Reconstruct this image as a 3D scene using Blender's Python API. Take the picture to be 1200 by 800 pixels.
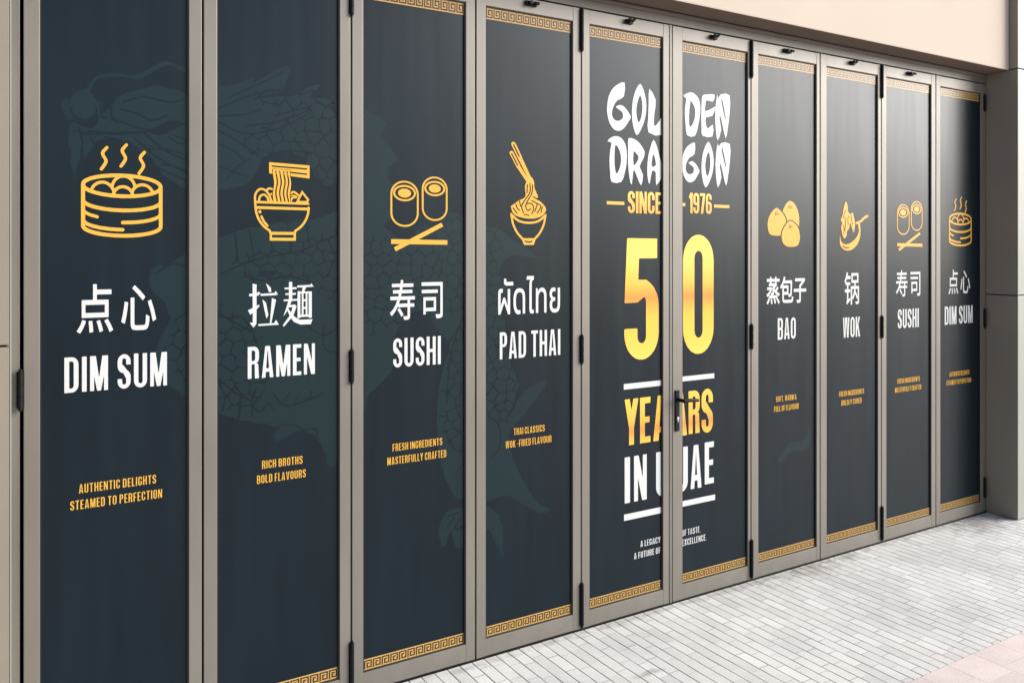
import bpy, bmesh, math, random, json
import numpy as np
from mathutils import Vector, Matrix
R = math.radians
random.seed(7)
for o in list(bpy.data.objects):
    bpy.data.objects.remove(o)
S = bpy.context.scene
C = S.collection

# ------------------------------------------------------------------ camera
cd = bpy.data.cameras.new('camera'); cam = bpy.data.objects.new('camera', cd); C.objects.link(cam)
cam.location = (-.057, -2.882, 1.611)
cam.rotation_euler = (R(90), 0, -math.atan2(.5223, .8528))
cd.sensor_width = 36; cd.lens = 29.4; cd.shift_y = -.0867
cd.clip_start = .05; cd.clip_end = 3000
S.camera = cam

# ------------------------------------------------------------------ sky, sun, exposure
SUN_EL, SUN_AZ = 26, 57          # azimuth measured from the door normal towards +X
sdir = Vector((math.sin(R(SUN_AZ))*math.cos(R(SUN_EL)), -math.cos(R(SUN_AZ))*math.cos(R(SUN_EL)), math.sin(R(SUN_EL))))
w = bpy.data.worlds.new('World'); S.world = w; w.use_nodes = True
nt = w.node_tree
bg = nt.nodes['Background']
sky = nt.nodes.new('ShaderNodeTexSky'); sky.sky_type = 'NISHITA'; sky.sun_disc = False
sky.sun_elevation = R(SUN_EL); sky.sun_rotation = math.atan2(sdir.x, sdir.y)
sky.air_density = 0.8; sky.dust_density = 1.0; sky.ozone_density = 2.2
hs = nt.nodes.new('ShaderNodeHueSaturation'); hs.inputs['Saturation'].default_value = .62      # thin haze greys the blue
nt.links.new(sky.outputs[0], hs.inputs['Color']); nt.links.new(hs.outputs[0], bg.inputs[0]); bg.inputs[1].default_value = .12
sl = bpy.data.lights.new('sun', 'SUN'); sl.energy = 3.4; sl.angle = R(44); sl.color = (1, .965, .92)
so = bpy.data.objects.new('sun', sl); C.objects.link(so)
so.rotation_euler = sdir.to_track_quat('Z', 'Y').to_euler(); so.location = sdir*20
S.view_settings.view_transform = 'Standard'; S.view_settings.look = 'None'
S.view_settings.gamma = 1; S.view_settings.use_curve_mapping = False
S.view_settings.exposure = 0.92
S.render.engine = 'CYCLES'

# ------------------------------------------------------------------ materials
def mat(name, col, rough=.5, metal=0, spec=.5, ior=None, coat=0):
    m = bpy.data.materials.new(name); m.use_nodes = True
    b = m.node_tree.nodes['Principled BSDF']
    b.inputs['Base Color'].default_value = (*col, 1)
    b.inputs['Roughness'].default_value = rough
    b.inputs['Metallic'].default_value = metal
    b.inputs['Specular IOR Level'].default_value = spec
    if ior: b.inputs['IOR'].default_value = ior
    return m
def N(m, t, **kw):
    n = m.node_tree.nodes.new(t)
    for k, v in kw.items(): setattr(n, k, v)
    return n
def L(m, a, b): m.node_tree.links.new(a, b)
def P(m): return m.node_tree.nodes['Principled BSDF']
def ramp(m, stops):
    r = N(m, 'ShaderNodeValToRGB'); e = r.color_ramp.elements
    while len(e) < len(stops): e.new(.5)
    for x, (p, c) in zip(e, stops): x.position = p; x.color = (*c, 1)
    return r
def noisy(m, col, amp, scale, stretch=(1, 1, 1), rough=None, ramp_amp=0, bump=0, bscale=200):
    """slight uneven colour, roughness and bump over a surface, in object space"""
    tc = N(m, 'ShaderNodeTexCoord'); mp = N(m, 'ShaderNodeMapping'); mp.inputs['Scale'].default_value = stretch
    L(m, tc.outputs['Object'], mp.inputs[0])
    n = N(m, 'ShaderNodeTexNoise'); n.inputs['Scale'].default_value = scale; n.inputs['Detail'].default_value = 6
    L(m, mp.outputs[0], n.inputs['Vector'])
    r = ramp(m, [(.3, [c*(1-amp) for c in col]), (.7, [min(1, c*(1+amp)) for c in col])])
    L(m, n.outputs[0], r.inputs[0]); L(m, r.outputs[0], P(m).inputs['Base Color'])
    if rough is not None:
        mr = N(m, 'ShaderNodeMapRange'); mr.inputs[3].default_value = rough-ramp_amp; mr.inputs[4].default_value = rough+ramp_amp
        mr.inputs[1].default_value = .3; mr.inputs[2].default_value = .7
        L(m, n.outputs[0], mr.inputs[0]); L(m, mr.outputs[0], P(m).inputs['Roughness'])
    if bump:
        n2 = N(m, 'ShaderNodeTexNoise'); n2.inputs['Scale'].default_value = bscale; n2.inputs['Detail'].default_value = 4
        L(m, tc.outputs['Object'], n2.inputs['Vector'])
        bp = N(m, 'ShaderNodeBump'); bp.inputs['Strength'].default_value = bump; bp.inputs['Distance'].default_value = .002
        L(m, n2.outputs[0], bp.inputs['Height']); L(m, bp.outputs[0], P(m).inputs['Normal'])
    return m
M = {}
VR, VI = .31, 1.315               # gloss of the printed film
M['frame'] = noisy(mat('taupe_aluminium', (.24, .21, .175), .34, .3), (.165, .150, .128), .10, 4, (1, 1, .4), .47, .05, .08, 500)
def dusty(m, top, col, amt):
    b = P(m); src = b.inputs['Base Color'].links[0].from_socket
    tc = N(m, 'ShaderNodeTexCoord'); sp = N(m, 'ShaderNodeSeparateXYZ'); L(m, tc.outputs['Object'], sp.inputs[0])
    n = N(m, 'ShaderNodeTexNoise'); n.inputs['Scale'].default_value = 18; n.inputs['Detail'].default_value = 8; n.inputs['Roughness'].default_value = .7; L(m, tc.outputs['Object'], n.inputs['Vector'])
    a = N(m, 'ShaderNodeMath', operation='MULTIPLY_ADD'); a.inputs[1].default_value = -.34; a.inputs[2].default_value = top+.17; L(m, n.outputs[0], a.inputs[0])
    s = N(m, 'ShaderNodeMath', operation='SUBTRACT'); L(m, a.outputs[0], s.inputs[0]); L(m, sp.outputs['Z'], s.inputs[1])
    r = N(m, 'ShaderNodeMapRange'); r.inputs[1].default_value = 0; r.inputs[2].default_value = .09; r.inputs[3].default_value = 0; r.inputs[4].default_value = amt; L(m, s.outputs[0], r.inputs[0])
    x = N(m, 'ShaderNodeMix', data_type='RGBA'); L(m, r.outputs[0], x.inputs[0]); L(m, src, x.inputs[6]); x.inputs[7].default_value = (*col, 1)
    L(m, x.outputs[2], b.inputs['Base Color'])
dusty(M['frame'], .05, (.145, .122, .098), .7)
M['head'] = noisy(mat('head_aluminium', (.12, .104, .086), .45), (.12, .104, .086), .08, 3, (1, 1, 1), .45, .05)
M['film'] = noisy(mat('printed_film', (.0019, .0076, .0122), VR, ior=VI), (.0019, .0076, .0122), .16, 5, (3, 3, .25), VR, .025, .008, 9)
M['dragon'] = mat('film_teal', (.0046, .0160, .0192), VR, ior=VI)
M['white'] = mat('film_white', (.50, .51, .50), VR, ior=VI)
M['gold'] = noisy(mat('film_gold', (.575, .315, .044), VR, ior=VI), (.575, .315, .044), .03, 30)
M['border_gold'] = mat('film_border_gold', (.43, .26, .082), VR, ior=VI)
M['border_dark'] = mat('film_border_brown', (.035, .022, .010), VR, ior=VI)
M['black'] = mat('black_powder_coat', (.006, .006, .007), .5, spec=.15)
M['rubber'] = mat('black_rubber', (.01, .01, .01), .7)
M['steel'] = mat('brushed_steel', (.6, .6, .58), .3, 1)
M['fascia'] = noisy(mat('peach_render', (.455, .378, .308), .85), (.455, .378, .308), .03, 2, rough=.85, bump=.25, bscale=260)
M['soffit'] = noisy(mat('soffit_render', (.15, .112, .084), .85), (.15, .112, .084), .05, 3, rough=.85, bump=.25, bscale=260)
M['pillar'] = noisy(mat('tan_panel', (.20, .17, .13), .5), (.20, .17, .13), .05, 2, rough=.5)
M['ret'] = noisy(mat('shaded_tone_panel', (.20, .172, .14), .5), (.20, .172, .14), .07, 2, rough=.5)  # column return: its shade is put into the colour
M['front'] = noisy(mat('sunlit_tone_panel', (.25, .255, .225), .5), (.25, .255, .225), .03, 2, rough=.5)  # column front: sunlit brightness put into the colour
M['inside'] = mat('dark_interior', (.01, .01, .01), .9)

def gradient(name, stops, z0, z1):
    """a gold fade printed into the numerals themselves, from z0 up to z1 on the door"""
    m = mat(name, (.9, .6, .2), VR, ior=VI)
    tc = N(m, 'ShaderNodeTexCoord'); sp = N(m, 'ShaderNodeSeparateXYZ'); mr = N(m, 'ShaderNodeMapRange')
    mr.inputs[1].default_value = z0; mr.inputs[2].default_value = z1
    r = ramp(m, stops)
    L(m, tc.outputs['Object'], sp.inputs[0]); L(m, sp.outputs['Z'], mr.inputs[0]); L(m, mr.outputs[0], r.inputs[0])
    L(m, r.outputs[0], P(m).inputs['Base Color']); return m
YEL, ORA = (.70, .43, .066), (.56, .225, .043)
M['fifty'] = gradient('film_gold_fade', [(0, (.72, .48, .09)), (.14, YEL), (.34, (.68, .40, .055)), (.5, ORA), (.62, (.68, .39, .055)), (.84, (.74, .51, .11)), (1, (.72, .50, .09))], 1.134, 1.685)
M['years'] = gradient('film_gold_fade_small', [(0, (.72, .42, .065)), (.3, ORA), (.5, (.66, .35, .055)), (.9, YEL), (1, YEL)], .756, .966)
M['since'] = gradient('film_gold_fade_line', [(0, (.62, .31, .055)), (1, (.74, .46, .10))], 1.79, 1.888)

# ------------------------------------------------------------------ mesh helpers
def link(name, me, m, parent=None):
    o = bpy.data.objects.new(name, me); C.objects.link(o)
    for x in (m if isinstance(m, (list, tuple)) else [m]): me.materials.append(x)
    if parent: o.parent = parent
    return o
def box(bm, x0, x1, y0, y1, z0, z1, bevel=0, mi=0):
    vs = [bm.verts.new((x, y, z)) for z in (z0, z1) for x, y in ((x0, y0), (x1, y0), (x1, y1), (x0, y1))]
    fs = [bm.faces.new([vs[i] for i in q]) for q in ((3, 2, 1, 0), (4, 5, 6, 7), (0, 1, 5, 4), (1, 2, 6, 5), (2, 3, 7, 6), (3, 0, 4, 7))]
    for f in fs: f.material_index = mi
    if bevel:
        es = list({e for f in fs for e in f.edges})
        bmesh.ops.bevel(bm, geom=es, offset=bevel, segments=2, affect='EDGES', profile=.6)
def cyl(bm, a, b, r, n=16, r2=None, bevel=0):
    a, b = Vector(a), Vector(b); d = b-a
    mt = Matrix.Translation((a+b)/2) @ d.to_track_quat('Z', 'Y').to_matrix().to_4x4()
    g = bmesh.ops.create_cone(bm, cap_ends=True, segments=n, radius1=r, radius2=r if r2 is None else r2, depth=d.length, matrix=mt)
    if bevel:
        es = [e for e in {e for v in g['verts'] for e in v.link_edges} if abs((e.verts[0].co-e.verts[1].co).normalized().dot(d.normalized())) < .3]
        bmesh.ops.bevel(bm, geom=es, offset=bevel, segments=2, affect='EDGES')
def mesh(name, bm, m, parent=None, smooth=False):
    bmesh.ops.recalc_face_normals(bm, faces=bm.faces)
    me = bpy.data.meshes.new(name); bm.to_mesh(me); bm.free()
    if smooth:
        for p in me.polygons: p.use_smooth = True
        try: me.set_sharp_from_angle(angle=R(35))
        except Exception: pass
    return link(name, me, m, parent)
def bx(name, m, parent, *a, bevel=0):
    bm = bmesh.new(); box(bm, *a, bevel=bevel); return mesh(name, bm, m, parent)
def tag(o, label, cat=None, group=None, kind=None):
    if label: o['label'] = label
    if cat: o['category'] = cat
    if group: o['group'] = group
    if kind: o['kind'] = kind
    return o
def empty(name, loc):
    o = bpy.data.objects.new(name, None); C.objects.link(o); o.location = loc; o.empty_display_size = .1; return o

# ------------------------------------------------------------------ drawing of prints: signed distance fields turned into outlines
def sd_poly(X, Y, pts):
    d = np.full(X.shape, 1e9); wn = np.zeros(X.shape, int); n = len(pts)
    for i in range(n):
        (ax, ay), (bx_, by) = pts[i], pts[(i+1) % n]
        ex, ey = bx_-ax, by-ay; wx, wy = X-ax, Y-ay
        t = np.clip((wx*ex+wy*ey)/max(ex*ex+ey*ey, 1e-12), 0, 1)
        d = np.minimum(d, np.hypot(wx-ex*t, wy-ey*t))
        cr = ex*wy-ey*wx
        wn += ((ay <= Y) & (by > Y) & (cr > 0)).astype(int) - ((ay > Y) & (by <= Y) & (cr < 0)).astype(int)
    return np.where(wn != 0, -d, d)
def sd_loops(X, Y, loops):
    d = np.full(X.shape, 1e9); wn = np.zeros(X.shape, int)
    for pts in loops:
        n = len(pts)
        for i in range(n):
            (ax, ay), (bx_, by) = pts[i], pts[(i+1) % n]
            ex, ey = bx_-ax, by-ay; wx, wy = X-ax, Y-ay
            t = np.clip((wx*ex+wy*ey)/max(ex*ex+ey*ey, 1e-12), 0, 1)
            d = np.minimum(d, np.hypot(wx-ex*t, wy-ey*t))
            cr = ex*wy-ey*wx
            wn += ((ay <= Y) & (by > Y) & (cr > 0)).astype(int) - ((ay > Y) & (by <= Y) & (cr < 0)).astype(int)
    return np.where(wn != 0, -d, d)
def sd_seg(X, Y, a, b, r0, r1=None):
    ex, ey = b[0]-a[0], b[1]-a[1]
    t = np.clip(((X-a[0])*ex+(Y-a[1])*ey)/max(ex*ex+ey*ey, 1e-12), 0, 1)
    return np.hypot(X-a[0]-ex*t, Y-a[1]-ey*t)-(r0+((r1 if r1 is not None else r0)-r0)*t)
def crom(pts, k=6, closed=False):
    n = len(pts); out = []
    for i in range(n if closed else n-1):
        g = lambda j: pts[j % n] if closed else pts[min(max(j, 0), n-1)]
        p0, p1, p2, p3 = [np.array(g(i+j), float) for j in (-1, 0, 1, 2)]
        for s in range(k):
            t = s/k
            out.append(tuple(.5*(2*p1+(p2-p0)*t+(2*p0-5*p1+4*p2-p3)*t*t+(3*p1-p0-3*p2+p3)*t**3)))
    if not closed: out.append(tuple(pts[-1]))
    return out
def stroke(X, Y, pts, w, w1=None):
    d = np.full(X.shape, 1e9); n = len(pts)-1; w1 = w if w1 is None else w1
    for i in range(n):
        d = np.minimum(d, sd_seg(X, Y, pts[i], pts[i+1], (w+(w1-w)*i/n)/2, (w+(w1-w)*(i+1)/n)/2))
    return d
def bar(X, Y, a, b, w, w1=None):          # straight stroke with square ends
    a, b = np.array(a, float), np.array(b, float); u = (b-a)/np.linalg.norm(b-a); v = np.array([-u[1], u[0]])
    w1 = w if w1 is None else w1
    return sd_poly(X, Y, [tuple(a+v*w/2), tuple(a-v*w/2), tuple(b-v*w1/2), tuple(b+v*w1/2)])
def rect(X, Y, x0, y0, x1, y1):
    dx = np.abs(X-(x0+x1)/2)-(x1-x0)/2; dy = np.abs(Y-(y0+y1)/2)-(y1-y0)/2
    return np.hypot(np.maximum(dx, 0), np.maximum(dy, 0))+np.minimum(np.maximum(dx, dy), 0)
def rr(X, Y, x0, y0, x1, y1, r):
    r = min(r, (x1-x0)/2-1e-4, (y1-y0)/2-1e-4)
    return rect(X, Y, x0+r, y0+r, x1-r, y1-r)-r
def ell(X, Y, cx, cy, rx, ry):
    k0 = np.hypot((X-cx)/rx, (Y-cy)/ry); k1 = np.hypot((X-cx)/rx**2, (Y-cy)/ry**2)
    return k0*(k0-1)/np.maximum(k1, 1e-9)
def U(*a):
    r = a[0]
    for b in a[1:]: r = np.minimum(r, b)
    return r
def I(*a):
    r = a[0]
    for b in a[1:]: r = np.maximum(r, b)
    return r
def D(a, *bs):
    for b in bs: a = np.maximum(a, -b)
    return a
def grid(x0, y0, x1, y1, h):
    return np.meshgrid(np.arange(x0, x1+h, h), np.arange(y0, y1+h, h))
def contours(X, Y, F, tol):
    x, y = X[0], Y[:, 0]; h = x[1]-x[0]
    F = F.copy(); F[0, :] = F[-1, :] = np.maximum(F[0, :].max(), h); F[:, 0] = F[:, -1] = h
    F[F == 0] = 1e-9
    ins = F < 0
    code = ins[:-1, :-1]*1+ins[:-1, 1:]*2+ins[1:, 1:]*4+ins[1:, :-1]*8
    tab = {1: [(3, 0)], 2: [(0, 1)], 3: [(3, 1)], 4: [(1, 2)], 5: [(3, 0), (1, 2)], 6: [(0, 2)], 7: [(3, 2)], 8: [(2, 3)], 9: [(2, 0)],
           10: [(0, 1), (2, 3)], 11: [(2, 1)], 12: [(1, 3)], 13: [(1, 0)], 14: [(0, 3)]}
    nxt = {}
    def ek(i, j, e): return ((i, j, 0), (i, j+1, 1), (i+1, j, 0), (i, j, 1))[e]
    for i, j in zip(*np.nonzero((code > 0) & (code < 15))):
        for a, b in tab[int(code[i, j])]: nxt[ek(i, j, a)] = ek(i, j, b)
    def pt(k):
        i, j, v = k
        if v == 0:
            a, b = F[i, j], F[i, j+1]; t = a/(a-b); return (x[j]+t*h, y[i])
        a, b = F[i, j], F[i+1, j]; t = a/(a-b); return (x[j], y[i]+t*h)
    loops = []
    while nxt:
        k0 = next(iter(nxt)); k = k0; lp = []
        while k in nxt:
            lp.append(pt(k)); k = nxt.pop(k)
        if len(lp) > 5:
            s = simplify(np.array(lp), tol)
            if len(s) > 2: loops.append(s)
    return loops
def simplify(p, tol):
    n = len(p); far = int(np.argmax(np.hypot(*(p-p[0]).T)))
    def dp(a, b):
        keep = []; st = [(a, b)]
        while st:
            i, j = st.pop()
            if j-i < 2: continue
            q = p[np.arange(i+1, j) % n]; s, e = p[i % n], p[j % n]; d = e-s; l = math.hypot(*d)
            dist = np.abs(d[0]*(q[:, 1]-s[1])-d[1]*(q[:, 0]-s[0]))/l if l > 1e-9 else np.hypot(*(q-s).T)
            m = int(np.argmax(dist))
            if dist[m] > tol: m += i+1; keep.append(m); st += [(i, m), (m, j)]
        return keep
    idx = sorted([0, far]+dp(0, far)+dp(far, n))
    return [tuple(p[i % n]) for i in idx]
def fill(name, loops, m, parent, y=0.):
    """flat print from closed outlines given in (x, z) on the door"""
    cu = bpy.data.curves.new(name, 'CURVE'); cu.dimensions = '2D'; cu.fill_mode = 'FRONT'
    for lp in loops:
        s = cu.splines.new('POLY'); s.points.add(len(lp)-1); s.use_cyclic_u = True
        for q, (a, b) in zip(s.points, lp): q.co = (a*10, b*10, 0, 1)
    tmp = bpy.data.objects.new('tmp', cu); C.objects.link(tmp)
    dg = bpy.context.evaluated_depsgraph_get(); dg.update()
    me = bpy.data.meshes.new_from_object(tmp.evaluated_get(dg))
    bpy.data.objects.remove(tmp); bpy.data.curves.remove(cu)
    co = np.zeros(len(me.vertices)*3); me.vertices.foreach_get('co', co); co = co.reshape(-1, 3)/10
    me.vertices.foreach_set('co', np.stack([co[:, 0], np.full(len(co), y), co[:, 1]], 1).ravel())
    me.materials.clear(); me.update(); me.name = name
    if me.polygons and sum(p.normal.y*p.area for p in me.polygons) > 0: me.flip_normals()
    return link(name, me, m, parent)
def fit(loops, src, dst):
    (a, b, c, d), (e, f, g, h) = src, dst
    return [[(e+(x-a)/(c-a)*(g-e), f+(y-b)/(d-b)*(h-f)) for x, y in lp] for lp in loops]
def bbox(loops):
    xs = [p[0] for l in loops for p in l]; ys = [p[1] for l in loops for p in l]
    return min(xs), min(ys), max(xs), max(ys)

# ------------------------------------------------------------------ condensed capitals (cap height 1)
T, H = .165, .135
GW = {'I': T, 'D': .45, 'O': .45, 'U': .45, 'C': .44, 'G': .45, 'S': .44, 'M': .58, 'N': .47, 'A': .48, 'R': .45, 'P': .43, 'B': .45, 'E': .36, 'F': .35,
      'L': .35, 'T': .42, 'H': .46, 'K': .47, 'V': .48, 'W': .68, 'X': .48, 'Y': .46, '0': .45, '1': .27, '5': .44, '6': .45, '7': .40, '9': .45,
      '&': .50, ',': .13, '.': .13, '-': .22, ' ': .2}
def glyph_field(ch, X, Y):
    w = GW[ch]
    ring = lambda y0=0, y1=1, r=.22: D(rr(X, Y, 0, y0, w, y1, r), rr(X, Y, T, y0+H, w-T, y1-H, r-.12))
    stem = rect(X, Y, 0, 0, T, 1)
    pl = lambda *p: sd_poly(X, Y, list(p))
    if ch == 'I': return stem
    if ch in 'O0': return ring()
    if ch == 'D': return D(U(rr(X, Y, 0, 0, w, 1, .22), rect(X, Y, 0, 0, w/2, 1)), U(rr(X, Y, T, H, w-T, 1-H, .1), rect(X, Y, T, H, w/2, 1-H)))
    if ch == 'U': return U(D(ring(), rect(X, Y, -1, .5, 2, 2)), rect(X, Y, 0, .4, T, 1), rect(X, Y, w-T, .4, w, 1))
    if ch == 'C': return D(ring(), rect(X, Y, w/2+.01, .37, 2, .63))
    if ch == 'G': return U(D(ring(), rect(X, Y, w/2+.01, .37, 2, .65)), rect(X, Y, w/2+.03, .38, w, .5), rect(X, Y, w-T, 0.1, w, .5))
    if ch == 'S':
        top = D(ring(.44, 1), rect(X, Y, w/2, .40, 2, .68)); bot = D(ring(0, .56), rect(X, Y, -1, .30, w/2, .60))
        top = D(top, rect(X, Y, w*.42, 0, 2, .62)); bot = D(bot, rect(X, Y, -1, .36, w*.58, 2))
        return U(top, bot, pl((0.02, .62), (.16, .50), (w-T-.01, .30), (w-.02, .36), (w-.05, .46), (T+.02, .70)))
    if ch == 'M': return U(rect(X, Y, 0, 0, .145, 1), rect(X, Y, w-.145, 0, w, 1), pl((0, 1), (.20, 1), (w/2, .42), (w-.20, 1), (w, 1), (w/2+.07, 0), (w/2-.07, 0)))
    if ch == 'N': return U(rect(X, Y, 0, 0, .145, 1), rect(X, Y, w-.145, 0, w, 1), pl((0, 1), (.17, 1), (w, 0), (w-.17, 0)))
    if ch == 'A': return U(D(pl((0, 0), (.14, 1), (w-.14, 1), (w, 0)), pl((.165, -.1), (.165, 0), (w/2, .83), (w-.165, 0), (w-.165, -.1))), pl((.09, .18), (.11, .31), (w-.11, .31), (w-.09, .18)))
    if ch in 'RP':
        y = .44
        b = D(U(rr(X, Y, 0, y, w, 1, .2), rect(X, Y, 0, y, w/2, 1)), U(rr(X, Y, T, y+.12, w-T, 1-H, .08), rect(X, Y, T, y+.12, w/2, 1-H)))
        return U(stem, b, pl((w-T-.02, .50), (w-.03, .46), (w, 0), (w-T-.01, 0))) if ch == 'R' else U(stem, b)
    if ch == 'B':
        f = lambda a, c: D(U(rr(X, Y, 0, a, w, c, .17), rect(X, Y, 0, a, w/2, c)), U(rr(X, Y, T, a+.12, w-T, c-.12, .07), rect(X, Y, T, a+.12, w/2, c-.12)))
        return U(stem, f(0, .56), f(.45, 1))
    if ch == 'E': return U(stem, rect(X, Y, 0, 0, w, H), rect(X, Y, 0, 1-H, w, 1), rect(X, Y, 0, .44, w-.03, .57))
    if ch == 'F': return U(stem, rect(X, Y, 0, 1-H, w, 1), rect(X, Y, 0, .42, w-.03, .55))
    if ch == 'L': return U(stem, rect(X, Y, 0, 0, w, H))
    if ch == 'T': return U(rect(X, Y, 0, 1-H, w, 1), rect(X, Y, w/2-T/2, 0, w/2+T/2, 1))
    if ch == 'H': return U(stem, rect(X, Y, w-T, 0, w, 1), rect(X, Y, 0, .44, w, .57))
    if ch == 'K': return U(stem, pl((T-.01, .30), (T-.01, .56), (w-.18, 1), (w, 1)), pl((.17, .56), (.27, .66), (w+.01, 0), (w-.175, 0)))
    if ch == 'V': return D(pl((0, 1), (.15, 0), (w-.15, 0), (w, 1)), pl((.17, 1.1), (.17, 1), (w/2, .2), (w-.17, 1), (w-.17, 1.1)))
    if ch == 'W':
        v = lambda a: D(pl((a, 1), (a+.10, 0), (a+.27, 0), (a+.37, 1)), pl((a+.15, 1.1), (a+.15, 1), (a+.185, .3), (a+.22, 1), (a+.22, 1.1)))
        return U(v(0), v(w-.37))
    if ch == 'X': return U(pl((0, 0), (.175, 0), (w, 1), (w-.175, 1)), pl((0, 1), (.175, 1), (w, 0), (w-.175, 0)))
    if ch == 'Y': return U(pl((0, 1), (.17, 1), (w/2+.08, .42), (w/2-.08, .36)), pl((w, 1), (w-.17, 1), (w/2-.08, .42), (w/2+.08, .36)), rect(X, Y, w/2-T/2, 0, w/2+T/2, .46))
    if ch == '1': return U(rect(X, Y, w-T, 0, w, 1), pl((0, .84), (0, .71), (w-T+.02, .74), (w-T+.02, 1)))
    if ch == '7': return U(rect(X, Y, 0, 1-H, w, 1), pl((w-.17, .9), (w, .9), (w, .84), (.24, 0), (.06, 0)))
    if ch == '5':
        bowl = D(rr(X, Y, 0, 0, w, .66, .22), rr(X, Y, T, H, w-T, .53, .1), rect(X, Y, -1, .26, T+.005, .9))
        return U(D(bowl, rect(X, Y, -1, .31, T, 1)), rect(X, Y, .035, 1-H-.03, w-.02, 1), pl((.035, 1), (T+.03, 1), (T, .47), (0, .47)), pl((T-.01, .47), (T-.01, .6), (.28, .66), (.28, .53)))
    if ch in '69':
        Y2 = Y if ch == '6' else 1-Y; X2 = X if ch == '6' else w-X
        g = D(rr(X2, Y2, 0, 0, w, 1, .22), rr(X2, Y2, T, H, w-T, 1-H, .1))
        g = D(g, rect(X2, Y2, w/2, .5, 2, .70))
        return U(g, D(rr(X2, Y2, 0, 0, w, .60, .2), rr(X2, Y2, T, H, w-T, .48, .08)))
    if ch == '-': return rect(X, Y, 0, .37, w, .50)
    if ch == '.': return rect(X, Y, 0, 0, w, .15)
    if ch == ',': return U(rect(X, Y, 0, 0, w, .15), pl((w, .02), (w, .0), (.03, -.14), (0, -.1), (.05, 0.02)))
    if ch == '&': return U(D(ell(X, Y, .2, .78, .19, .22), ell(X, Y, .2, .78, .06, .09)), D(ell(X, Y, .2, .27, .2, .28), ell(X, Y, .2, .26, .075, .13)), bar(X, Y, (.10, .70), (.46, 0), .15), bar(X, Y, (.30, .10), (.46, .46), .12))
GC = {}
def glyph(ch, thin=0):
    if (ch, thin) not in GC:
        X, Y = grid(-.06, -.22, GW[ch]+.07, 1.06, .0125)
        GC[(ch, thin)] = contours(X, Y, glyph_field(ch, X, Y)+thin, .003)
    return GC[(ch, thin)]
def layout(txt, gap=.055, thin=0):
    x = 0; out = []
    for ch in txt:
        if ch != ' ': out += [[(a+x, b) for a, b in l] for l in glyph(ch, thin)]
        x += GW[ch]+(gap if ch != ' ' else 0)
    return out, x-gap
def text(name, txt, x0, x1, z0, z1, m, parent, y):
    lp, wd = layout(txt, .085, .010) if .1 < z1-z0 < .15 else layout(txt, .055)
    return fill(name, fit(lp, (0, 0, wd, 1), (x0, z0, x1, z1)), m, parent, y)
def lines(txts, m, parent, y, name='tagline_lettering'):
    for txt, x0, x1, z0, z1 in txts:
        l, wd = layout(txt, .105, .016); fill(name, fit(l, (0, 0, wd, 1), (x0, z0, x1, z1)), m, parent, y)

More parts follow.
